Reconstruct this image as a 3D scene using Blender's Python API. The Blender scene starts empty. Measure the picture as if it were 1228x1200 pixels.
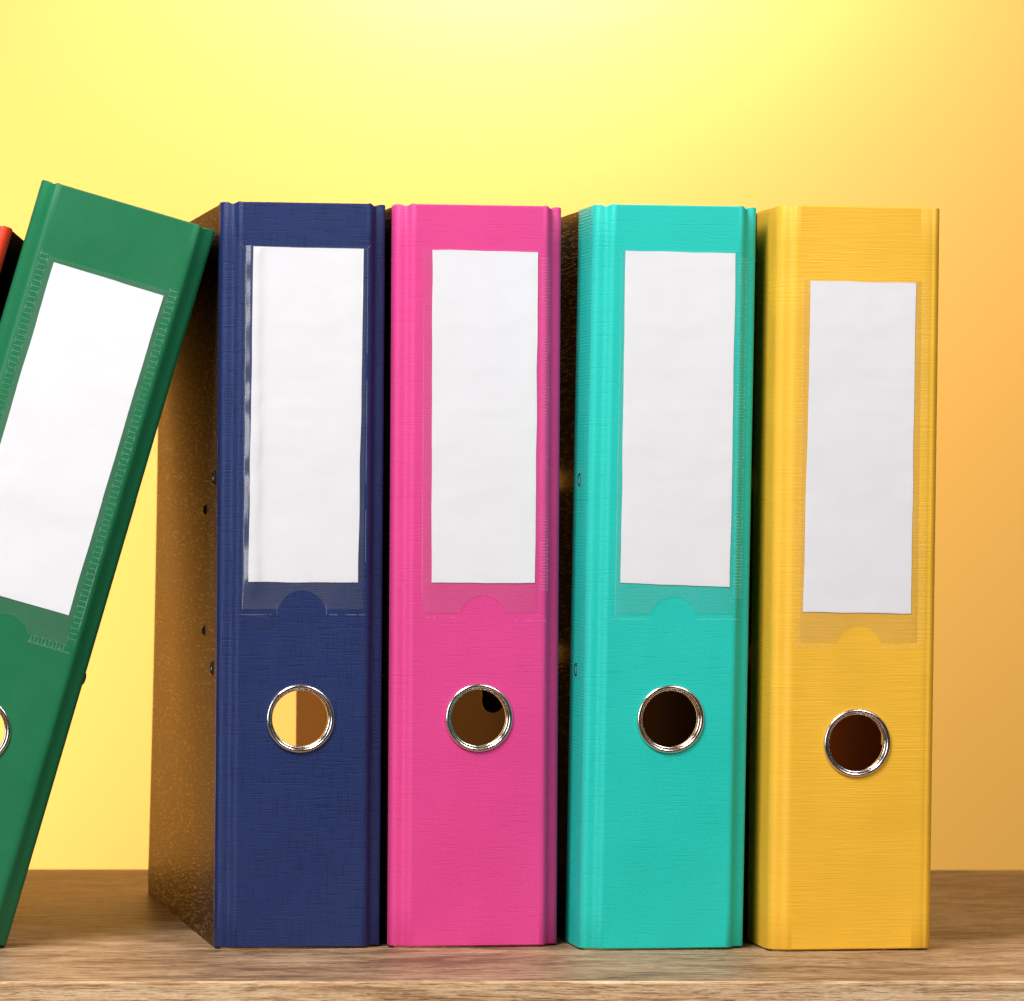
import bpy, bmesh, math, random
from mathutils import Vector, Matrix, noise
R = math.radians
random.seed(7)
sc = bpy.context.scene
col = sc.collection

# ------------------------------------------------------------------ camera
CY, CP, CR = 0.0579, -0.0008, 0.0055
fwd = Vector((math.sin(CY)*math.cos(CP), math.cos(CY)*math.cos(CP), math.sin(CP)))
rgt0 = Vector((math.cos(CY), -math.sin(CY), 0)); up0 = rgt0.cross(fwd)
rgt = rgt0*math.cos(CR) + up0*math.sin(CR); up = up0*math.cos(CR) - rgt0*math.sin(CR)
cd = bpy.data.cameras.new('camera'); cam = bpy.data.objects.new('camera', cd); col.objects.link(cam)
cam.matrix_world = Matrix(((rgt.x, up.x, -fwd.x, -0.1232), (rgt.y, up.y, -fwd.y, -1.9822), (rgt.z, up.z, -fwd.z, 0.1932), (0, 0, 0, 1)))
cd.sensor_fit = 'HORIZONTAL'; cd.sensor_width = 36.0; cd.lens = 36.0*5579.3/1228.0
cd.clip_start = 0.05; cd.clip_end = 50
cd.dof.use_dof = True; cd.dof.focus_distance = 1.945; cd.dof.aperture_fstop = 30
sc.camera = cam

# ------------------------------------------------------------------ world, lamps, exposure
w = bpy.data.worlds.new('World'); sc.world = w; w.use_nodes = True
bg = w.node_tree.nodes['Background']; bg.inputs[0].default_value = (0.60, 0.52, 0.45, 1); bg.inputs[1].default_value = 0.05

def area(name, loc, aim, sx, sy, watt, color=(1, 1, 1), spread=180):
    l = bpy.data.lights.new(name, 'AREA'); l.shape = 'RECTANGLE'; l.size = sx; l.size_y = sy
    l.energy = watt; l.color = color; l.spread = R(spread)
    o = bpy.data.objects.new(name, l); col.objects.link(o); o.location = loc
    o.rotation_euler = (Vector(aim) - Vector(loc)).to_track_quat('-Z', 'Y').to_euler()
    return o
def spot(name, loc, aim, watt, ang, blend, color, rad=0.08):
    l = bpy.data.lights.new(name, 'SPOT'); l.energy = watt; l.spot_size = R(ang); l.spot_blend = blend
    l.color = color; l.shadow_soft_size = rad
    o = bpy.data.objects.new(name, l); col.objects.link(o); o.location = loc
    o.rotation_euler = (Vector(aim) - Vector(loc)).to_track_quat('-Z', 'Y').to_euler()
    return o
area('softbox_key', (-0.50, -0.75, 1.30), (-0.03, 0, 0.16), 0.6, 0.5, 28.5, (1.0, 0.985, 0.97))
area('softbox_left', (-1.25, -1.15, 0.45), (-0.05, 0, 0.16), 0.50, 0.9, 10.5, (1.0, 0.98, 0.97))
area('softbox_right', (0.80, -1.10, 1.10), (0.05, 0, 0.18), 0.4, 0.6, 12, (1.0, 0.97, 0.94))
spot('backdrop_spot', (0.055, 0.93, 0.715), (0.055, 1.10, 0.57), 13, 160, 0.6, (0.88, 0.83, 1.45), 0.05)
area('backdrop_wash', (-0.80, 0.70, 0.14), (-0.30, 1.10, 0.06), 0.25, 0.4, 5.2, (1.0, 0.91, 1.2), 130)

sc.view_settings.view_transform = 'Standard'; sc.view_settings.look = 'None'
sc.view_settings.exposure = 0; sc.view_settings.gamma = 1
sc.cycles.use_denoising = True
sc.cycles.max_bounces = 10; sc.cycles.transparent_max_bounces = 16

# ------------------------------------------------------------------ materials
def new_mat(name):
    m = bpy.data.materials.new(name); m.use_nodes = True
    nt = m.node_tree; b = nt.nodes['Principled BSDF']
    return m, nt, b
def N(nt, kind, **kw):
    n = nt.nodes.new(kind)
    for k, v in kw.items():
        if hasattr(n, k): setattr(n, k, v)
        else: n.inputs[k.replace('_', ' ')].default_value = v
    return n
def mapped(nt, scale, rot=(0, 0, 0)):
    """object coordinates in millimetres, scaled per axis"""
    tc = N(nt, 'ShaderNodeTexCoord'); mp = N(nt, 'ShaderNodeMapping')
    mp.inputs['Scale'].default_value = [1000*s for s in scale]; mp.inputs['Rotation'].default_value = rot
    nt.links.new(tc.outputs['Object'], mp.inputs['Vector'])
    return mp.outputs['Vector']
def tex_noise(nt, scale, detail=2.0, rough=0.5, rot=(0, 0, 0)):
    n = N(nt, 'ShaderNodeTexNoise'); n.inputs['Scale'].default_value = 1.0
    n.inputs['Detail'].default_value = detail; n.inputs['Roughness'].default_value = rough
    nt.links.new(mapped(nt, scale, rot), n.inputs['Vector'])
    return n.outputs['Fac']
def math_n(nt, op, a, b=None, clamp=False):
    n = N(nt, 'ShaderNodeMath', operation=op); n.use_clamp = clamp
    for i, v in enumerate((a, b)):
        if v is None: continue
        if isinstance(v, (int, float)): n.inputs[i].default_value = v
        else: nt.links.new(v, n.inputs[i])
    return n.outputs[0]
def map_r(nt, v, a, b, c, d):
    n = N(nt, 'ShaderNodeMapRange'); nt.links.new(v, n.inputs['Value'])
    for k, x in zip(('From Min', 'From Max', 'To Min', 'To Max'), (a, b, c, d)): n.inputs[k].default_value = x
    return n.outputs['Result']
def bump(nt, bsdf, h, dist, strength=1.0, chain=None):
    n = N(nt, 'ShaderNodeBump'); n.inputs['Distance'].default_value = dist; n.inputs['Strength'].default_value = strength
    nt.links.new(h, n.inputs['Height'])
    if chain is not None: nt.links.new(chain, n.inputs['Normal'])
    if bsdf is not None: nt.links.new(n.outputs['Normal'], bsdf.inputs['Normal'])
    return n.outputs['Normal']
def tint(nt, bsdf, rgb, fac, lo, hi):
    """base colour times a grain factor"""
    v = map_r(nt, fac, 0.25, 0.75, lo, hi)
    m = N(nt, 'ShaderNodeVectorMath', operation='SCALE'); m.inputs[0].default_value = rgb
    nt.links.new(v, m.inputs['Scale']); nt.links.new(m.outputs[0], bsdf.inputs['Base Color'])
    return m

def soft_gloss(nt, b, normal, rough, k, color, rough_in=None):
    """matt body with a weak tinted sheen: k times the Fresnel reflection"""
    b.inputs['Specular IOR Level'].default_value = 0.0
    g = N(nt, 'ShaderNodeBsdfGlossy'); g.inputs['Roughness'].default_value = rough; g.inputs['Color'].default_value = (*color, 1)
    if rough_in is not None: nt.links.new(rough_in, g.inputs['Roughness'])
    fr = N(nt, 'ShaderNodeFresnel'); fr.inputs['IOR'].default_value = 1.5
    if normal is not None:
        nt.links.new(normal, g.inputs['Normal']); nt.links.new(normal, fr.inputs['Normal'])
    mx = N(nt, 'ShaderNodeMixShader'); nt.links.new(math_n(nt, 'MULTIPLY', fr.outputs[0], k), mx.inputs[0])
    nt.links.new(b.outputs[0], mx.inputs[1]); nt.links.new(g.outputs[0], mx.inputs[2])
    nt.links.new(mx.outputs[0], nt.nodes['Material Output'].inputs['Surface'])
    return mx
def twill(nt, pitch, ang, distort=1.2):
    w1 = N(nt, 'ShaderNodeTexWave', wave_type='BANDS', bands_direction='X'); w1.inputs['Scale'].default_value = 0.314/pitch
    w1.inputs['Distortion'].default_value = distort; w1.inputs['Detail'].default_value = 1.0
    nt.links.new(mapped(nt, (1, 1, 1), (0, R(ang), 0)), w1.inputs['Vector'])
    return w1.outputs['Fac']
def stain(nt, x, z, rx, rz, depth, y=0, ry=0):
    """a small mark at one place of the cover: a factor to darken the colour by"""
    tc = N(nt, 'ShaderNodeTexCoord'); mp = N(nt, 'ShaderNodeMapping')
    mp.inputs['Scale'].default_value = (1000/rx, 1000/ry if ry else 0, 1000/rz); mp.inputs['Location'].default_value = (-x/rx, -y/ry if ry else 0, -z/rz)
    nt.links.new(tc.outputs['Object'], mp.inputs['Vector'])
    ln = N(nt, 'ShaderNodeVectorMath', operation='LENGTH'); nt.links.new(mp.outputs[0], ln.inputs[0])
    d = math_n(nt, 'ADD', ln.outputs['Value'], math_n(nt, 'MULTIPLY', tex_noise(nt, (1.5, 1.5, 1.5), 2), 0.9))
    return map_r(nt, d, 0.7, 1.5, 1-depth, 1.0)
def fabric(name, rgb, style, rough=0.42, spec=0.5, stains=()):
    m, nt, b = new_mat(name)
    if style == 'linen':
        h = map_r(nt, tex_noise(nt, (0.075, 0.25, 1.5), 1), 0.52, 0.68, 0, 1); v = map_r(nt, tex_noise(nt, (1.5, 0.25, 0.075), 1), 0.52, 0.68, 0, 1)
        thread = math_n(nt, 'ADD', h, v)
        weave = math_n(nt, 'ADD', twill(nt, 0.95, 42), math_n(nt, 'MULTIPLY', twill(nt, 0.95, -48), 0.6))
        hgt = math_n(nt, 'SUBTRACT', math_n(nt, 'MULTIPLY', weave, 0.6), math_n(nt, 'MULTIPLY', thread, 0.5))
        g = math_n(nt, 'SUBTRACT', math_n(nt, 'ADD', math_n(nt, 'MULTIPLY', weave, 0.22), 0.45), math_n(nt, 'MULTIPLY', thread, 0.21))
        d, lo, hi = 0.00011, 0.66, 1.34
    elif style == 'fine':
        h = map_r(nt, tex_noise(nt, (0.06, 0.1, 1.7), 1), 0.55, 0.72, 0, 1)
        fine = tex_noise(nt, (1.3, 0.6, 1.3), 2)
        weave = math_n(nt, 'ADD', twill(nt, 0.95, 42), math_n(nt, 'MULTIPLY', twill(nt, 0.95, -48), 0.6))
        hgt = math_n(nt, 'SUBTRACT', math_n(nt, 'ADD', math_n(nt, 'MULTIPLY', weave, 0.35), math_n(nt, 'MULTIPLY', fine, 0.5)), math_n(nt, 'MULTIPLY', h, 0.35))
        g = math_n(nt, 'SUBTRACT', math_n(nt, 'ADD', math_n(nt, 'MULTIPLY', weave, 0.16), math_n(nt, 'MULTIPLY', fine, 0.74)), math_n(nt, 'MULTIPLY', h, 0.14))
        d, lo, hi = 0.00011, 0.90, 1.10
    elif style == 'ribbed':
        h = tex_noise(nt, (0.040, 0.05, 1.35), 2, 0.6); v = tex_noise(nt, (0.35, 0.2, 2.2), 2)
        wob = tex_noise(nt, (0.02, 0.02, 0.03), 2)
        hgt = math_n(nt, 'MULTIPLY', math_n(nt, 'ADD', math_n(nt, 'MULTIPLY', h, 0.75), math_n(nt, 'MULTIPLY', v, 0.25)), map_r(nt, wob, 0.3, 0.7, 0.4, 1.2))
        g = hgt; d, lo, hi = 0.00021, 0.94, 1.05
    else:   # leather grain
        h = tex_noise(nt, (1.7, 1, 1.7), 3, 0.6); v = tex_noise(nt, (0.1, 1, 0.1), 2)
        g = v; hgt = h
        d, lo, hi = 0.00014, 0.96, 1.04
    soil = map_r(nt, tex_noise(nt, (0.013, 0.03, 0.010), 3, 0.6), 0.3, 0.7, 0.95, 1.04)
    fac = map_r(nt, g, 0.25, 0.75, lo, hi); fac = math_n(nt, 'MULTIPLY', fac, soil)
    for st in stains: fac = math_n(nt, 'MULTIPLY', fac, stain(nt, *st))
    sc_ = N(nt, 'ShaderNodeVectorMath', operation='SCALE'); sc_.inputs[0].default_value = rgb
    nt.links.new(fac, sc_.inputs['Scale']); nt.links.new(sc_.outputs[0], b.inputs['Base Color'])
    big = tex_noise(nt, (0.022, 0.022, 0.014), 2)
    n1 = bump(nt, None, big, 0.0022, 0.5)
    bump(nt, b, hgt, d, 1.0, n1)
    nt.links.new(map_r(nt, tex_noise(nt, (0.03, 0.05, 0.02), 3, 0.6), 0.3, 0.7, rough-0.05, rough+0.07), b.inputs['Roughness'])
    b.inputs['Specular IOR Level'].default_value = spec
    return m
def cover_paper(name, rough=0.30):
    m, nt, b = new_mat(name)
    f = tex_noise(nt, (1, 0.085, 1.6), 1, 0.4, (R(3), 0, 0))
    sp = tex_noise(nt, (1, 0.012, 0.02), 2)
    mask = map_r(nt, math_n(nt, 'ADD', f, math_n(nt, 'MULTIPLY', sp, 0.10)), 0.625, 0.73, 0, 1)
    mix = N(nt, 'ShaderNodeMix', data_type='RGBA')
    mix.inputs[6].default_value = (0.012, 0.010, 0.009, 1); mix.inputs[7].default_value = (0.045, 0.032, 0.02, 1)
    nt.links.new(mask, mix.inputs[0]); nt.links.new(mix.outputs[2], b.inputs['Base Color'])
    b.inputs['Roughness'].default_value = 0.6
    g = tex_noise(nt, (1, 0.35, 0.9), 2)
    n1 = bump(nt, None, g, 0.0003, 0.5)
    n2 = bump(nt, b, mask, 0.00012, 0.8, n1)
    mx = soft_gloss(nt, b, n2, rough, 0.60, (1.0, 0.82, 0.52))
    k = map_r(nt, mask, 0, 1, 0.140, 0.215)      # the raised flecks shine more
    nt.links.new(k, mx.inputs[0].links[0].from_node.inputs[1])
    return m
def lining(name, rgb, rough, k=0.5, color=(1.0, 0.66, 0.40)):
    m, nt, b = new_mat(name)
    tint(nt, b, rgb, tex_noise(nt, (0.2, 0.2, 0.2), 2), 0.85, 1.15)
    b.inputs['Roughness'].default_value = rough
    soft_gloss(nt, b, bump(nt, b, tex_noise(nt, (0.5, 0.5, 0.5), 2), 0.0002, 0.5), rough, k, color)
    return m
def chrome():
    m, nt, b = new_mat('polished_metal')
    b.inputs['Base Color'].default_value = (0.74, 0.69, 0.67, 1); b.inputs['Metallic'].default_value = 1
    g = tex_noise(nt, (0.5, 0.5, 0.5), 2)
    nt.links.new(map_r(nt, g, 0.3, 0.7, 0.17, 0.25), b.inputs['Roughness'])
    return m
def dark_metal():
    m, nt, b = new_mat('dark_metal')
    tint(nt, b, (0.16, 0.15, 0.15), tex_noise(nt, (0.6, 0.6, 0.6), 2), 0.8, 1.2)
    b.inputs['Metallic'].default_value = 0.9; b.inputs['Roughness'].default_value = 0.25
    return m
def paper():
    m, nt, b = new_mat('white_paper')
    tint(nt, b, (0.775, 0.775, 0.81), tex_noise(nt, (0.05, 1, 0.03), 2), 0.985, 1.015)
    n1 = bump(nt, None, tex_noise(nt, (0.022, 1, 0.04), 2), 0.0016, 0.5)
    bump(nt, b, tex_noise(nt, (3, 1, 3), 2), 0.00004, 1, n1)
    b.inputs['Roughness'].default_value = 0.75
    return m
def film(name, milky, rough=0.22):
    m, nt, b = new_mat(name)
    tint(nt, b, (0.80, 0.80, 0.80), tex_noise(nt, (0.1, 0.1, 0.1), 2), 0.97, 1.03)
    b.inputs['Roughness'].default_value = rough
    n1 = bump(nt, b, tex_noise(nt, (0.06, 0.3, 0.04), 1), 0.0011, 0.22)
    g = N(nt, 'ShaderNodeBsdfGlossy'); g.inputs['Roughness'].default_value = rough; nt.links.new(n1, g.inputs['Normal'])
    t = N(nt, 'ShaderNodeBsdfTransparent')
    d = N(nt, 'ShaderNodeMixShader'); nt.links.new(map_r(nt, tex_noise(nt, (0.06, 0.2, 0.04), 2), 0.3, 0.7, milky*0.75, milky*1.25), d.inputs[0])
    nt.links.new(t.outputs[0], d.inputs[1]); nt.links.new(b.outputs[0], d.inputs[2])
    fr = N(nt, 'ShaderNodeFresnel'); gm = N(nt, 'ShaderNodeNewGeometry'); nt.links.new(map_r(nt, gm.outputs['Backfacing'], 0, 1, 1.40, 1/1.40), fr.inputs['IOR']); nt.links.new(n1, fr.inputs['Normal'])
    s = N(nt, 'ShaderNodeMixShader'); nt.links.new(fr.outputs[0], s.inputs[0])
    nt.links.new(d.outputs[0], s.inputs[1]); nt.links.new(g.outputs[0], s.inputs[2])
    nt.links.new(s.outputs[0], nt.nodes['Material Output'].inputs['Surface'])
    return m
def weld_mat(name, alpha):
    m, nt, b = new_mat(name)
    tint(nt, b, (0.85, 0.85, 0.85), tex_noise(nt, (0.3, 0.3, 0.3), 2), 0.9, 1.1)
    b.inputs['Roughness'].default_value = 0.35
    t = N(nt, 'ShaderNodeBsdfTransparent'); d = N(nt, 'ShaderNodeMixShader')
    nt.links.new(map_r(nt, tex_noise(nt, (0.05, 0.2, 0.05), 2), 0.3, 0.7, alpha*0.5, alpha*1.5), d.inputs[0])
    nt.links.new(t.outputs[0], d.inputs[1]); nt.links.new(b.outputs[0], d.inputs[2])
    nt.links.new(d.outputs[0], nt.nodes['Material Output'].inputs['Surface'])
    return m
def wood(name, dark, mid, light, rough, spec=0.25, ys=1.0):
    m, nt, b = new_mat(name)
    def grain(scale, detail, rgh, warp_amt):
        w = N(nt, 'ShaderNodeTexNoise'); w.inputs['Scale'].default_value = 1.0; w.inputs['Detail'].default_value = 2
        nt.links.new(mapped(nt, (0.018, 0.02, 0.05)), w.inputs['Vector'])
        sub = N(nt, 'ShaderNodeVectorMath', operation='SUBTRACT'); nt.links.new(w.outputs['Color'], sub.inputs[0]); sub.inputs[1].default_value = (0.5, 0.5, 0.5)
        mul = N(nt, 'ShaderNodeVectorMath', operation='MULTIPLY'); nt.links.new(sub.outputs[0], mul.inputs[0]); mul.inputs[1].default_value = (0, warp_amt, warp_amt)
        add = N(nt, 'ShaderNodeVectorMath', operation='ADD'); nt.links.new(mapped(nt, scale), add.inputs[0]); nt.links.new(mul.outputs[0], add.inputs[1])
        n = N(nt, 'ShaderNodeTexNoise'); n.inputs['Scale'].default_value = 1.0; n.inputs['Detail'].default_value = detail; n.inputs['Roughness'].default_value = rgh
        nt.links.new(add.outputs[0], n.inputs['Vector']); return n.outputs['Fac']
    a = grain((0.012, 0.15*ys, 0.35), 4, 0.6, 2.0)
    f = grain((0.055, 0.80*ys, 1.5), 3, 0.6, 5.0)
    warp = tex_noise(nt, (0.006, 0.02, 0.03), 2)
    g = math_n(nt, 'ADD', math_n(nt, 'MULTIPLY', a, 0.42), math_n(nt, 'ADD', math_n(nt, 'MULTIPLY', f, 0.43), math_n(nt, 'MULTIPLY', warp, 0.15)))
    cr = N(nt, 'ShaderNodeValToRGB'); e = cr.color_ramp.elements
    e[0].position = 0.42; e[0].color = (*dark, 1); e[1].position = 0.58; e[1].color = (*light, 1)
    k = e.new(0.50); k.color = (*mid, 1)
    nt.links.new(g, cr.inputs[0])
    pore = map_r(nt, grain((0.13, 1.1*ys, 2.2), 2, 0.5, 7.0), 0.58, 0.66, 1.0, 0.50)
    speck = map_r(nt, tex_noise(nt, (0.40, 1.2*ys, 2.0), 2), 0.3, 0.7, 0.86, 1.14); pore = math_n(nt, 'MULTIPLY', pore, speck)
    mm_ = N(nt, 'ShaderNodeVectorMath', operation='SCALE'); nt.links.new(cr.outputs[0], mm_.inputs[0]); nt.links.new(pore, mm_.inputs['Scale'])
    nt.links.new(mm_.outputs[0], b.inputs['Base Color'])
    b.inputs['Roughness'].default_value = 0.6
    n1 = bump(nt, None, g, 0.0006, 0.6)
    n2 = bump(nt, b, pore, 0.00015, 0.8, n1)
    soft_gloss(nt, b, n2, rough, spec, (1.0, 0.95, 0.9), map_r(nt, f, 0.3, 0.7, rough+0.08, rough-0.06))
    return m
def backdrop_mat():
    m, nt, b = new_mat('yellow_backdrop_paper')
    tint(nt, b, (0.89, 0.465, 0.062), tex_noise(nt, (0.003, 0.003, 0.003), 2), 0.985, 1.015)
    b.inputs['Roughness'].default_value = 0.56
    return m

M = dict(
    blue=fabric('blue_linen_cover', (0.0092, 0.0215, 0.096), 'linen', 0.44, 0.33),
    pink=fabric('pink_linen_cover', (0.66, 0.052, 0.240), 'fine', 0.46, 0.33, [(49, 52, 2.2, 1.0, 0.10), (44, 60, 1.0, 2.0, 0.06)]),
    teal=fabric('turquoise_linen_cover', (0.011, 0.50, 0.430), 'fine', 0.46, 0.33, [(13.5, 119, 6.0, 0.35, 0.22)]),
    yellow=fabric('yellow_ribbed_cover', (0.80, 0.445, 0.032), 'ribbed', 0.47, 0.36, [(0.8, 190, 1.0, 1.5, 0.75, 4.0, 1.6)]),
    green=fabric('green_grained_cover', (0.0080, 0.148, 0.058), 'grain', 0.44, 0.34),
    red=fabric('red_cover', (0.80, 0.050, 0.016), 'fine', 0.45, 0.35),
    paper=paper(), chrome=chrome(), dark_metal=dark_metal(),
    film=film('clear_pocket_film', 0.020, 0.17), weld=weld_mat('welded_film_edge', 0.065),
    flecked=cover_paper('black_flecked_paper'),
    black=lining('black_plastic', (0.012, 0.011, 0.010), 0.35),
    lining=lining('dark_lining', (0.016, 0.010, 0.006), 0.32, 0.12),
    satin_lining=lining('satin_dark_lining', (0.012, 0.007, 0.004), 0.36, 0.045),
    matte_lining=lining('matte_black_lining', (0.007, 0.005, 0.004), 0.6, 0.02),
    brown_lining=lining('dark_brown_lining', (0.045, 0.010, 0.002), 0.5, 0.07, (1.0, 0.4, 0.15)),
    wood_top=wood('wood_veneer', (0.150, 0.077, 0.036), (0.300, 0.180, 0.094), (0.425, 0.280, 0.165), 0.34, 0.26, 0.34),
    wood_edge=wood('wood_edge_band', (0.34, 0.180, 0.085), (0.59, 0.375, 0.200), (0.74, 0.52, 0.31), 0.45, 0.25),
    backdrop=backdrop_mat(),
)

# ------------------------------------------------------------------ mesh helpers
def link(name, me, mat, parent=None):
    o = bpy.data.objects.new(name, me); col.objects.link(o)
    if mat is not None: me.materials.append(mat)
    if parent is not None: o.parent = parent
    return o
class MB:
    def __init__(s): s.v = []; s.f = []; s.sm = []
    def add(s, vs, fs, smooth=False):
        b = len(s.v); s.v += [tuple(x) for x in vs]; s.f += [tuple(b+i for i in f) for f in fs]; s.sm += [smooth]*len(fs)
    def grid(s, rows, smooth=True, close_u=False):
        n = len(rows[0]); vs = [p for r in rows for p in r]; fs = []
        for i in range(len(rows)-1):
            for j in range(n if close_u else n-1):
                k = (j+1) % n
                fs.append((i*n+j, i*n+k, (i+1)*n+k, (i+1)*n+j))
        s.add(vs, fs, smooth)
    def box(s, x0, x1, y0, y1, z0, z1):
        vs = [(x, y, z) for x in (x0, x1) for y in (y0, y1) for z in (z0, z1)]
        s.add(vs, [(0, 1, 3, 2), (4, 6, 7, 5), (0, 4, 5, 1), (2, 3, 7, 6), (0, 2, 6, 4), (1, 5, 7, 3)])
    def tube(s, pts, r, seg=10):
        rows = []
        for i, p in enumerate(pts):
            p = Vector(p); a = Vector(pts[max(i-1, 0)]); b = Vector(pts[min(i+1, len(pts)-1)])
            t = (b-a).normalized(); n = t.cross(Vector((0.31, 0.2, 0.93))).normalized(); c = t.cross(n)
            rows.append([p + (n*math.cos(2*math.pi*k/seg) + c*math.sin(2*math.pi*k/seg))*r for k in range(seg)])
        s.grid(rows, True, True)
        s.add(rows[0], [tuple(range(seg))]); s.add(rows[-1], [tuple(range(seg))])
    def build(s, name, mat, parent=None, fn=None, fix=True):
        v = [fn(p) for p in s.v] if fn else s.v
        me = bpy.data.meshes.new(name); me.from_pydata(v, [], s.f); me.update()
        me.polygons.foreach_set('use_smooth', s.sm)
        if fix:
            bm = bmesh.new(); bm.from_mesh(me); bmesh.ops.recalc_face_normals(bm, faces=bm.faces); bm.to_mesh(me); bm.free()
        return link(name, me, mat, parent)
def fill_with_hole(outer, hole):
    """triangles of a flat polygon (x, z) with one hole"""
    bm = bmesh.new(); es = []
    for loop in (outer, hole):
        vs = [bm.verts.new((x, 0, z)) for x, z in loop]
        es += [bm.edges.new((vs[i], vs[(i+1) % len(vs)])) for i in range(len(vs))]
    bmesh.ops.triangle_fill(bm, use_beauty=True, use_dissolve=False, edges=es, normal=(0, -1, 0))
    bm.verts.index_update()
    vs = [tuple(v.co) for v in bm.verts]; fs = [tuple(v.index for v in f.verts) for f in bm.faces]; bm.free()
    return vs, fs

H, DEP = 0.318, 0.285
mm = 0.001

# ------------------------------------------------------------------ one lever arch file
SIDES = {   # (distance from the outer face, set-back from the spine face) in mm, outside to inside
    'bead': [(0, 7), (0.12, 5.7), (0.5, 4.6), (1.2, 3.75), (2.1, 3.25), (3.0, 3.0), (3.8, 2.93), (4.5, 2.9), (5.1, 2.75), (5.7, 2.4),
             (6.3, 1.85), (6.9, 1.2), (7.4, 0.75), (8.0, 0.28), (8.6, 0.05), (9.2, 0.0)],
    'back': [(0, 8.4), (0.15, 7.4), (0.5, 6.6), (1.1, 6.05), (1.8, 5.75), (2.6, 5.6), (3.4, 5.55), (4.1, 5.45), (4.7, 5.1), (5.2, 4.4),
             (5.7, 3.3), (6.2, 2.1), (6.7, 1.1), (7.3, 0.42), (8.2, 0.06), (9.2, 0.0)],
    'chamfer': [(0, 8.2), (0.15, 7.2), (0.5, 6.4), (1.1, 5.7), (1.9, 5.1), (2.8, 4.4), (3.7, 3.6), (4.5, 2.75), (5.2, 1.95), (5.8, 1.25),
                (6.3, 0.75), (6.8, 0.42), (7.3, 0.22), (7.9, 0.09), (8.5, 0.02), (9.2, 0.0)],
    'soft': [(0, 7), (0.12, 5.6), (0.5, 4.4), (1.1, 3.45), (1.9, 2.75), (2.8, 2.3), (3.6, 2.05), (4.4, 1.85), (5.1, 1.6), (5.7, 1.2),
             (6.2, 0.8), (6.7, 0.45), (7.2, 0.22), (7.8, 0.08), (8.5, 0.02), (9.2, 0.0)],
    'round': [(0, 6), (0.08, 4.4), (0.3, 3.2), (0.7, 2.1), (1.2, 1.35), (1.8, 0.8), (2.4, 0.45), (3.0, 0.25), (3.4, 0.27), (3.9, 0.33),
              (4.4, 0.25), (5.0, 0.12), (5.8, 0.04), (6.8, 0.0), (8.0, 0.0), (9.2, 0.0)],
}
HR = 12.7            # finger hole radius, mm

def spine(W, wrap, hole, mat, parent, fn, seed, sides=('bead', 'back')):
    """coloured spine with hinge grooves, wrapped round to the covers, with its finger hole"""
    mb = MB(); hx, hz = hole; Hm = H/mm
    head = [(0.0, float(wrap))] + ([(0.0, wrap*0.6)] if wrap > 15 else []) + [(0.0, 10.0), (0.0, 8.7)]
    def thick(x, y): return 0.28 if y > 9 else (0.9 if y > 8.5 else 1.9)
    def strip(prof, mirror):
        n = len(prof); inner = []
        for i, (x, y) in enumerate(prof):
            a = prof[max(i-1, 0)]; b = prof[min(i+1, n-1)]
            t = Vector((b[0]-a[0], b[1]-a[1])).normalized(); nrm = Vector((-t.y, t.x))    # towards the inside
            if nrm.y < 0 and abs(nrm.x) < .3: nrm = -nrm
            if abs(nrm.x) >= .3 and nrm.x < 0: nrm = -nrm
            k = thick(x, y); inner.append((x + nrm.x*k, y + nrm.y*k))
        inner[-1] = (prof[-1][0], prof[-1][1] + 1.9)
        rnd = [0.0, 0.12, 0.5] ; zs = [(0.7, 0.5), (0.85, 0.15), (1.2, 0.0)]
        for k in range(1, 20): zs.append((1.2 + (Hm-1.7)*k/20, 0.0))
        zs += [(Hm-0.5, 0.0), (Hm-0.15, 0.15), (Hm, 0.5)]
        def top_drop(x, y):
            d = 0.75*math.exp(-((x-4.9)/1.3)**2) + 0.25*math.exp(-((x-7.3)/.8)**2)*-1
            return d + (0.3 if y > 8 else 0)
        rows = []; rin = []
        for z, c in zs:
            r = []; q = []
            for (x, y), (ix, iy) in zip(prof, inner):
                f = min(c/1.9, 1)
                px = x + (ix-x)*f; py = y + (iy-y)*f
                w = 0.10*noise.noise(Vector((x*0.25 + seed*7.3, z*0.022, seed)))*(1 if 0 < x < 8.6 else 0)
                zz = z - (top_drop(x, y)*max(0, (z-Hm+6)/6))
                if mirror: px, ix_ = W-px, W-ix
                else: ix_ = ix
                r.append((px, py+w, zz)); q.append((ix_, iy, zz))
            rows.append(r); rin.append(q)
        mb.grid(rows, True); mb.grid(rin, True)
        mb.grid([rows[0], rin[0]], False); mb.grid([rows[-1], rin[-1]], False)
        mb.grid([[r[0] for r in rows], [q[0] for q in rin]], False)
    strip(head + SIDES[sides[0]], False); strip(head + SIDES[sides[1]], True)
    x0, x1 = 9.2, W-9.2
    circ = [(hx + HR*math.cos(2*math.pi*k/96), hz + HR*math.sin(2*math.pi*k/96)) for k in range(96)]
    vs, fs = fill_with_hole([(x0, 1.2), (x1, 1.2), (x1, Hm-0.5), (x0, Hm-0.5)], circ)
    mb.add(vs, fs); mb.add([(x, 1.9, z) for x, y, z in vs], fs)
    mb.grid([[(x, 0, z) for x, z in circ], [(x, 1.9, z) for x, z in circ]], False, True)
    for za, zb, zc in ((1.2, 0.85, 0.7), (Hm-0.5, Hm-0.15, Hm)):
        mb.grid([[(x0, 0, za), (x1, 0, za)], [(x0, 0.15, zb), (x1, 0.15, zb)], [(x0, 0.5, zc), (x1, 0.5, zc)], [(x0, 1.9, zc), (x1, 1.9, zc)], [(x0, 1.9, za), (x1, 1.9, za)]], True)
    return mb.build('spine', mat, parent, fn)

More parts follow.
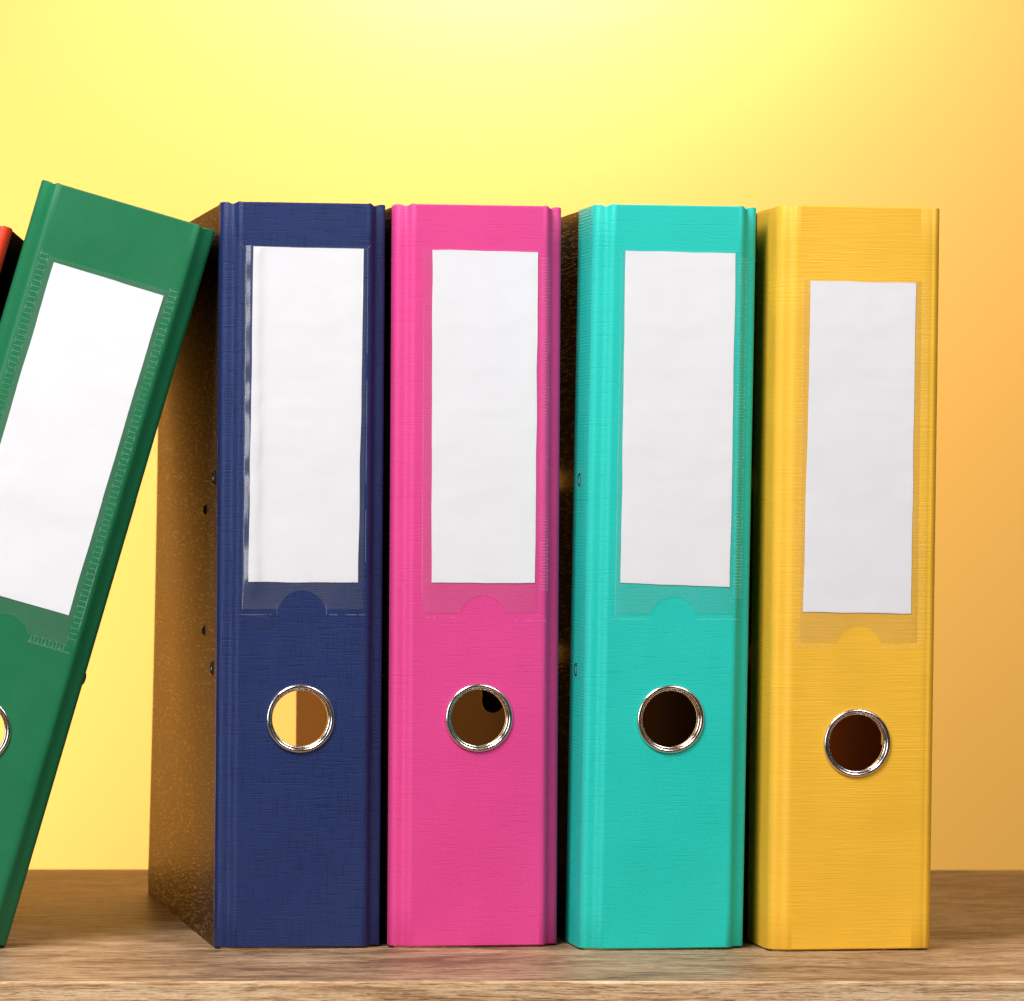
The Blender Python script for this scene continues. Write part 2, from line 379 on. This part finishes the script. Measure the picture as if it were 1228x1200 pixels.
def cover(side, W, ang, twist, slots, mat, inner_mat, parent, fn, inset=0.3):
    """board cover: flecked outside, lining inside; slots are (y, z, half_y, half_z) openings in mm"""
    mb = MB(); Hm = H/mm; T = 2.4
    ys = [9.0] + [9 + (DEP/mm-9)*k/26 for k in range(1, 26)] + [DEP/mm]
    zs = [0.0 + (Hm-0.7)*k/30 for k in range(31)]
    for (y, z, a, b) in slots:
        for t in (y-a, y+a): ys = [q for q in ys if abs(q-t) > 2.2 or q in (9.0, DEP/mm)] + [t]
        for t in (z-b, z+b): zs = [q for q in zs if abs(q-t) > 2.2] + [t]
    ys = sorted(set(ys)); zs = sorted(set(zs))
    corner = 3.0
    def P(y, z, t):
        off = twist*((y-9)/276.0)*(((Hm-z)/Hm)**2)
        yy = y
        if y > DEP/mm-0.1:     # slightly rounded rear corners
            d = min(z, Hm-z)
            if d < corner: yy -= corner - math.sqrt(max(0, corner**2-(corner-d)**2))
        a = ang if side > 0 else -ang
        px = inset + t; py = yy - 9
        # positive twist / angle lean the rear of the cover outwards
        qx = px*math.cos(R(a)) - py*math.sin(R(a)) ; qy = px*math.sin(R(a)) + py*math.cos(R(a))
        qx -= off
        return ((W-qx) if side > 0 else qx, qy + 9, z) if side < 0 else (W - (px*math.cos(R(ang)) - py*math.sin(R(ang)) - off), 9 + px*math.sin(R(ang)) + py*math.cos(R(ang)), z)
    inside = lambda y, z: any(abs(y-s[0]) < s[2] and abs(z-s[1]) < s[3] for s in slots)
    ny, nz = len(ys), len(zs)
    def surf(t, m):
        vs = [P(y, z, t) for z in zs for y in ys]; fs = []
        for i in range(nz-1):
            for j in range(ny-1):
                if not inside((ys[j]+ys[j+1])/2, (zs[i]+zs[i+1])/2): fs.append((i*ny+j, i*ny+j+1, (i+1)*ny+j+1, (i+1)*ny+j))
        m.add(vs, fs, True)
    surf(0, mb)
    edge = [(y, zs[0]) for y in ys] + [(ys[-1], z) for z in zs] + [(y, zs[-1]) for y in reversed(ys)] + [(ys[0], z) for z in reversed(zs)]
    mb.grid([[P(y, z, 0) for y, z in edge], [P(y, z, T) for y, z in edge]], False)
    for (y, z, a, b) in slots:
        lp = [(y-a, z-b), (y+a, z-b), (y+a, z+b), (y-a, z+b)]
        mb.grid([[P(u, v, 0) for u, v in lp], [P(u, v, T) for u, v in lp]], False, True)
    surf(T, mb)
    nin = sum(1 for i in range(nz-1) for j in range(ny-1) if not inside((ys[j]+ys[j+1])/2, (zs[i]+zs[i+1])/2))
    o = mb.build('cover', mat, parent, fn)
    o.data.materials.append(inner_mat)
    n = len(o.data.polygons)
    for k in range(n-nin, n): o.data.polygons[k].material_index = 1
    return o, P

def eyelet(P, y, z, mat, parent, fn, r_in=2.1, r_out=3.3, name='eyelet'):
    """rolled metal eyelet set in a cover"""
    mb = MB(); rows = []
    for (r, t) in ((r_in, 2.0), (r_in, -0.2), (r_in+.35, -0.5), ((r_in+r_out)/2, -0.6), (r_out-.3, -0.4), (r_out, -0.02)):
        rows.append([P(y + r*math.cos(2*math.pi*k/28), z + r*math.sin(2*math.pi*k/28), t) for k in range(28)])
    mb.grid(rows, True, True)
    return mb.build(name, mat, parent, fn)

def finger_ring(cx, cz, mat, parent, fn):
    prof = [(13.68 + 1.08*math.cos(math.pi*k/14), 0.02 - 1.25*math.sin(math.pi*k/14)) for k in range(15)]
    prof += [(12.52, 0.22), (12.36, 0.26), (12.18, 0.34), (12.04, 0.52), (11.98, 0.8), (11.95, 2.6), (12.3, 3.0), (13.6, 3.1), (13.8, 2.4)]
    mb = MB(); n = 96
    rows = [[(cx + r*math.cos(2*math.pi*k/n), y, cz + r*math.sin(2*math.pi*k/n)) for k in range(n)] for r, y in prof]
    mb.grid(rows, True, True)
    return mb.build('finger_ring', mat, parent, fn)

def sheet_rows(x0, x1, zt, zb, nx, nz, depth, notch=None):
    """rows of a film or paper sheet; notch=(cx, r, straight) is the thumb cut in its lower edge; depth(x, z) is its y"""
    xs = [x0 + (x1-x0)*k/nx for k in range(nx+1)] + [x0+0.4, x0+0.8]; xs.sort()
    if notch:
        cx, r, st = notch
        xs = [x for x in xs if abs(x-cx) > r+0.3]
        for k in range(25): xs.append(cx - r*math.cos(math.pi*k/24))
        xs += [cx-r-0.02, cx+r+0.02]; xs.sort()
    def low(x):
        if notch and abs(x-notch[0]) <= notch[1]: return max(zb, zb + notch[2] + math.sqrt(max(0, notch[1]**2-(x-notch[0])**2)))
        return zb
    rows = []
    for i in range(nz+1):
        rows.append([(x, depth(x, zt + (low(x)-zt)*i/nz), zt + (low(x)-zt)*i/nz) for x in xs])
    return rows
def solid_sheet(rows, t):
    mb = MB(); back = [[(x, y+t, z) for x, y, z in r] for r in rows]
    mb.grid(rows, True); mb.grid(back, True)
    rim = lambda g: g[0] + [r[-1] for r in g[1:]] + list(reversed(g[-1]))[1:] + [r[0] for r in reversed(g[1:-1])]
    mb.grid([rim(rows), rim(back)], False, True)
    return mb

def paper_label(quad, parent, fn, seed):
    """quad: TL, TR, BR, BL corners (x, z) in mm, hand-cut edges"""
    TL, TR, BR, BL = [Vector((a, b)) for a, b in quad]
    rows = []; nz, nx = 60, 20
    for i in range(nz+1):
        v = i/nz; L = TL.lerp(BL, v); Rr = TR.lerp(BR, v); row = []
        for j in range(nx+1):
            u = j/nx; p = L.lerp(Rr, u)
            e = 0.28*noise.noise(Vector((seed*3.1 + (0 if u < .5 else 9), v*7, 0)))*abs(2*u-1)**6
            f = 0.25*noise.noise(Vector((seed*5.7 + (0 if v < .5 else 9), u*4, 3)))*abs(2*v-1)**10
            y = -0.28 + 0.10*noise.noise(Vector((p.x*0.05, p.y*0.03, seed)))
            row.append((p.x+e, y, p.y+f))
        rows.append(row)
    return solid_sheet(rows, 0.13).build('paper_label', M['paper'], parent, fn)

def pocket(spec, parent, fn, seed):
    """clear film pocket with thumb cut, plus the welded seams that hold it"""
    x0, x1, zt, zb = spec['box']; n = spec['notch']
    bul = spec.get('bulge', 0.0); bw = spec.get('bulge_w', 5.0)
    def depth(x, z):
        y = -0.50 - 0.12*noise.noise(Vector((x*0.06, z*0.03, seed+4)))
        if bul:
            amp = bul*(0.86+0.42*noise.noise(Vector((1.3, z*0.11, seed))))*min(1, max(0, (z-zb-3)/9.0))
            d = x-x0
            y -= amp*(d/bw if d < bw else max(0, 1-(d-bw)/7.0)**2)
        e = min(x-x0, x1-x)
        if e < 2.4 and not (bul and x < x0+5): y += 0.42*(1-max(e, 0)/2.4)
        elif bul and e < 0.4: y += 0.42*(1-max(e, 0)/0.4)
        return min(y, -0.06)
    rows = sheet_rows(x0, x1, zt, zb, 46, 70, depth, n)
    o = solid_sheet(rows, 0.06).build('label_pocket', M['film'], parent, fn)
    mb = MB()
    def bar(ax, az, bx, bz, wd, h=0.16):
        d = Vector((bx-ax, bz-az)); L = d.length; d /= L; nn = Vector((-d.y, d.x))*wd/2
        c = [(ax+nn.x, az+nn.y), (bx+nn.x, bz+nn.y), (bx-nn.x, bz-nn.y), (ax-nn.x, az-nn.y)]
        c2 = [((x-(ax+bx)/2)*0.6+(ax+bx)/2 if False else x, z) for x, z in c]
        top = [(ax+nn.x*.3, az+nn.y*.3), (bx+nn.x*.3, bz+nn.y*.3), (bx-nn.x*.3, bz-nn.y*.3), (ax-nn.x*.3, az-nn.y*.3)]
        vs = [(x, -0.02, z) for x, z in c2] + [(x, -0.02-h, z) for x, z in top]
        mb.add(vs, [(0, 1, 2, 3), (4, 5, 6, 7), (0, 1, 5, 4), (1, 2, 6, 5), (2, 3, 7, 6), (3, 0, 4, 7)])
    rnd = random.Random(seed*17+3)
    for s in spec['seams']:
        kind, ax, az, bx, bz = s[:5]
        if kind == 'line':
            segs = 14
            for k in range(segs):
                if len(s) > 5 and rnd.random() < s[5]: continue
                t0, t1 = k/segs, (k+1)/segs
                bar(ax+(bx-ax)*t0, az+(bz-az)*t0, ax+(bx-ax)*t1, az+(bz-az)*t1, 0.30, 0.14)
        else:
            pitch, wd = s[5], s[6]; L = math.hypot(bx-ax, bz-az); n_ = int(L/pitch); dx, dz = (bx-ax)/L, (bz-az)/L
            px, pz = -dz, dx
            for k in range(n_):
                t = (k+0.5)*pitch; cx_, cz_ = ax+dx*t, az+dz*t
                j = 0.25*(rnd.random()-.5)
                bar(cx_-px*(wd/2+j), cz_-pz*(wd/2+j), cx_+px*(wd/2+j), cz_+pz*(wd/2+j), 0.32)
                if rnd.random() < 0.9:
                    sgn = 1 if k % 2 else -1
                    bar(cx_+sgn*px*wd/2-dx*pitch/2, cz_+sgn*pz*wd/2-dz*pitch/2, cx_+sgn*px*wd/2+dx*pitch/2, cz_+sgn*pz*wd/2+dz*pitch/2, 0.28)
    sm = mb.build('weld_seam', M['weld'], o, fn); sm['kind'] = 'stuff'
    # smooth pressed band between seam and pocket
    return o

def mechanism(W, P, lever, parent, fn):
    """ring mechanism riveted to the inside of the right cover: plate, two arches, lever"""
    mb = MB()
    y0, y1, z0, z1, t0, t1 = 16, 78, 84, 236, 2.6, 3.6
    loop = [(y0, z0), (y1, z0), (y1, z1), (y0, z1)]
    mb.add([P(y, z, t0) for y, z in loop] + [P(y, z, t1) for y, z in loop], [(0, 1, 2, 3), (4, 5, 6, 7), (0, 1, 5, 4), (1, 2, 6, 5), (2, 3, 7, 6), (3, 0, 4, 7)])
    pl = mb.build('lever_mechanism', M['dark_metal'], parent, fn)
    for z in (119.0, 200.5):
        a = MB(); pts = []
        for k in range(15):
            s = math.pi*k/14
            pts.append(P(26 + 34*(1-math.cos(s))/2, z, t1 + math.sin(s)**0.5*(W*0.62)))
        a.tube(pts, 1.6, 8); a.build('ring_arch', M['chrome'], pl, fn)
    ly, lt, lz0, lz1, lw = lever
    b = MB(); rows = []
    for y in (ly, ly+2.5):      # broad face towards the spine, rounded lower end
        out = [(lt+lw + lw*math.cos(math.pi+math.pi*k/12), lz0 + lw + lw*math.sin(math.pi+math.pi*k/12)) for k in range(13)]
        out += [(lt+lw*1.8, lz1), (lt+lw*.2, lz1)]
        rows.append([P(y, z, t) for t, z in out])
    b.grid(rows, False, True); b.add(rows[0], [tuple(range(len(rows[0])))]); b.add(rows[1], [tuple(range(len(rows[1])))])
    b.build('lever', M['black'], pl, fn)
    a = MB(); a.tube([P(ly-2, lz1-3, t1), P(ly-2, lz1-3, lt+2*lw)], 3, 12); a.build('pivot', M['dark_metal'], pl, fn)
    return pl

def make_file(name, label, spec, loc, yaw, lean=0.0, shear=0.0):
    root = bpy.data.objects.new(name, None); col.objects.link(root); root.empty_display_size = 0.02
    root['label'] = label; root['category'] = 'file'; root['group'] = 'lever arch files standing in a row on the shelf'
    W = spec['W']; piv = spec.get('pivot', 0.0)
    fn = lambda p: ((p[0]-piv)*mm + shear*p[2]*mm, p[1]*mm, p[2]*mm)
    root.location = loc
    root.rotation_euler = (Matrix.Rotation(yaw, 3, 'Z') @ Matrix.Rotation(lean, 3, 'Y')).to_euler()
    s = spec['seed']
    spine(W, spec['wrap'], spec['hole'], M[spec['mat']], root, fn, s, spec.get('sides', ('bead', 'back')))
    lin = M[spec.get('lining', 'lining')]
    la, ra = spec.get('angles', (0, 0))
    ho = [(26, z, 2.1, 2.1) for z in (119, 200.5)] if spec.get('eyelets', True) else []
    riv = [(61, 134), (61, 187)] if spec.get('rivets') else []
    lc, LP = cover(-1, W, la, spec.get('twist', 0), ho, M['flecked'], lin, root, fn)
    rslots = [(108, z, 24, 3.8) for z in (123, 201)]
    rc, RP = cover(1, W, ra, 0, rslots, M['flecked'], lin, root, fn)
    em = M[spec.get('eyelet', 'chrome')]
    for (y, z, *_ ) in ho: eyelet(LP, y, z, em, lc, fn)
    for (y, z) in riv: eyelet(LP, y, z, em, lc, fn, 1.2, 2.5)
    for (y, z) in [(61, 134), (61, 187)]: eyelet(RP, y+14, z, em, rc, fn, 1.2, 2.5)
    if spec.get('side_rivet'):      # domed rivet head on the right cover
        mb = MB(); y, z = spec['side_rivet']
        mb.grid([[RP(y + r*math.cos(2*math.pi*k/20), z + r*math.sin(2*math.pi*k/20), t) for k in range(20)] for r, t in ((2.9, 0.1), (2.8, -0.5), (2.2, -0.95), (1.2, -1.2), (0.02, -1.28))], True, True)
        mb.build('rivet', M['dark_metal'], rc, fn)
    finger_ring(spec['hole'][0], spec['hole'][1], M['chrome'], root, fn)
    if 'paper' in spec:
        paper_label(spec['paper'], root, fn, s)
        pocket(spec['pocket'], root, fn, s)
    mechanism(W, RP, spec.get('lever', (56, 6, 116, 160, 5.0)), root, fn)
    return root

# ------------------------------------------------------------------ backdrop and shelf
bd = MB()
bd.grid([[(-2.2, 1.10, 1.9), (2.2, 1.10, 1.9)], [(-2.2, 1.10, -0.8), (2.2, 1.10, -0.8)]], False)
b = bd.build('backdrop', M['backdrop'], None, fix=False); b['kind'] = 'structure'

YF, YB, SX0, SX1, TH = -0.1301, 0.4278, -0.75, 0.70, 0.026
shelf = bpy.data.objects.new('wooden_shelf', None); col.objects.link(shelf); shelf.location = (0, 0, 0)
shelf['label'] = 'light brown wooden shelf board under the row of files'; shelf['category'] = 'shelf'
t = MB()
rc_ = 0.0012
prof = [(YB, -TH), (YB, -0.0006), (YB-0.0006, 0.0)] + [(YF+0.0022, 0.0), (YF+0.0022, -TH)]
t.grid([[(SX0, y, z) for y, z in prof], [(SX1, y, z) for y, z in prof]], False, True)
t.add([(SX0, y, z) for y, z in prof], [tuple(range(5))]); t.add([(SX1, y, z) for y, z in prof], [tuple(range(5))])
t.build('shelf_top', M['wood_top'], shelf)
e = MB(); prof = [(YF+0.0022, -TH)] + [(YF+0.0022, 0.0001)] + [(YF+rc_-rc_*math.sin(a), 0.0001-rc_+rc_*math.cos(a)) for a in [R(90*k/6) for k in range(7)]] + [(YF, -TH+.001), (YF+.001, -TH)]
e.grid([[(SX0, y, z) for y, z in prof], [(SX1, y, z) for y, z in prof]], False, True)
e.add([(SX0, y, z) for y, z in prof], [tuple(range(len(prof)))]); e.add([(SX1, y, z) for y, z in prof], [tuple(range(len(prof)))])
e.build('edge_band', M['wood_edge'], shelf)

# ------------------------------------------------------------------ the files
def ladder(x, za, zb, pitch, wd): return ('ladder', x, za, x, zb, pitch, wd)

make_file('lever_arch_file', 'navy blue lever arch file propping up the leaning green file',
    dict(W=71.4, wrap=10, hole=(35.4, 98.3), mat='blue', seed=1, rivets=True, eyelet='dark_metal', twist=3.5,
         paper=[(13.6, 298.9), (61.0, 298.5), (59.7, 156.4), (12.6, 156.6)],
         pocket=dict(box=(9.8, 62.0, 299.3, 145.0), notch=(35.6, 10.2, -2.2), bulge=2.2, bulge_w=3.9,
                     seams=[('line', 62.8, 298, 62.8, 143.0, .35), ('line', 9.3, 142.6, 24.8, 142.6, .2), ('line', 46.4, 142.6, 62.6, 142.6, .2),
                            ('line', 7.8, 300.6, 9.6, 298.2), ('line', 63.9, 300.2, 62.2, 298.2), ('line', 24.9, 142.6, 24.9, 147), ('line', 46.3, 142.6, 46.3, 147)])),
    (-0.1334, 0.0, 0), 0.111, 0, 0.0027)

make_file('lever_arch_file', 'pink lever arch file with a blank white label, between the navy and the turquoise file',
    dict(W=73.6, wrap=10, hole=(37.6, 98.6), mat='pink', seed=2, lining='satin_lining', angles=(0, 0),
         paper=[(16.1, 298.5), (62.1, 298.1), (61.6, 156.5), (16.6, 156.4)], lever=(78, 11.3, 97, 160, 4.9),
         pocket=dict(box=(13.0, 63.0, 299.0, 143.8), notch=(38.8, 10.2, -2.8),
                     seams=[('line', 12.6, 297, 12.6, 148, .1), ladder(65.6, 296, 152, 1.35, 3.0), ('line', 53, 140.2, 66.5, 140.2, .25), ('line', 12, 141.6, 27, 141.6, .6), ('line', 10.3, 300.5, 12.6, 297.5)])),
    (-0.0588, 0.0056, 0), 0.1179, 0, 0.0007)

make_file('lever_arch_file', 'turquoise lever arch file with a blank white label, between the pink and the yellow file',
    dict(W=71.8, wrap=40, hole=(36.8, 98.8), mat='teal', seed=3, lining='matte_lining',
         paper=[(13.4, 298.2), (61.4, 297.8), (61.5, 155.3), (13.9, 157.0)],
         pocket=dict(box=(12.0, 62.8, 298.6, 144.0), notch=(36.9, 10.2, -3.0),
                     seams=[('line', 11.9, 297, 11.9, 143, .05), ladder(64.9, 296, 150, 1.35, 3.2), ('line', 9.2, 141.4, 26.3, 141.4), ('line', 47.2, 141.4, 65.6, 141.4)])),
    (0.0221, -0.0053, 0), 0.1059, 0, 0.0135)

make_file('lever_arch_file', 'yellow lever arch file of ribbed texture, at the right end of the row',
    dict(W=71.1, wrap=45, hole=(36.8, 89.0), mat='yellow', seed=4, eyelets=False, sides=('soft', 'round'),  lining='brown_lining',
         paper=[(13.7, 285.9), (59.9, 285.4), (59.7, 144.3), (12.4, 145.0)],
         pocket=dict(box=(11.0, 62.6, 286.6, 132.2), notch=(36.6, 10.0, -2.8),
                     seams=[ladder(9.9, 287, 131, 1.5, 3.0), ladder(64.2, 287, 131, 1.5, 3.0), ('ladder', 9.0, 130.6, 26.2, 130.6, 1.5, 1.6), ('ladder', 47.2, 130.6, 65, 130.6, 1.5, 1.6)])),
    (0.1024, -0.0093, 0), 0.1102, 0, 0.0084)

make_file('lever_arch_file', 'green lever arch file leaning to the right against the navy one',
    dict(W=76.8, wrap=10, hole=(39.3, 86.0), mat='green', seed=5, side_rivet=(12.5, 119), pivot=76.8, angles=(0, -5.1), sides=('chamfer', 'chamfer'),
         paper=[(15.2, 285.3), (63.5, 284.8), (62.9, 143.6), (14.8, 143.6)],
         pocket=dict(box=(12.4, 65.6, 287.3, 131.0), notch=(39.2, 10.4, -4.5),
                     seams=[ladder(10.4, 289, 131, 2.4, 3.4), ladder(67.2, 289, 131, 2.4, 3.2), ('ladder', 10, 130.0, 28.8, 130.0, 1.6, 2.4), ('ladder', 49.6, 130.0, 66, 130.0, 1.6, 2.4),
                            ('line', 49.4, 128.2, 68.4, 128.2), ('line', 68.9, 128.2, 68.9, 175, .2)])),
    (-0.2229, 0.0, 0.0002), 0.009, R(16.0), 0)

make_file('lever_arch_file', 'red lever arch file cut off by the left edge, leaning behind the green one',
    dict(W=72.0, wrap=10, hole=(36.0, 98.0), mat='red', seed=6, pivot=72.0, sides=('chamfer', 'round'),
         paper=[(13, 287), (60, 287), (60, 145), (13, 145)],
         pocket=dict(box=(11.0, 61.6, 288.6, 132.2), notch=(36.0, 10.4, 0.3), seams=[ladder(64, 287, 131, 1.5, 3.0)])),
    (-0.3092, 0.0, 0.0002), -0.0175, R(16.0), 0)
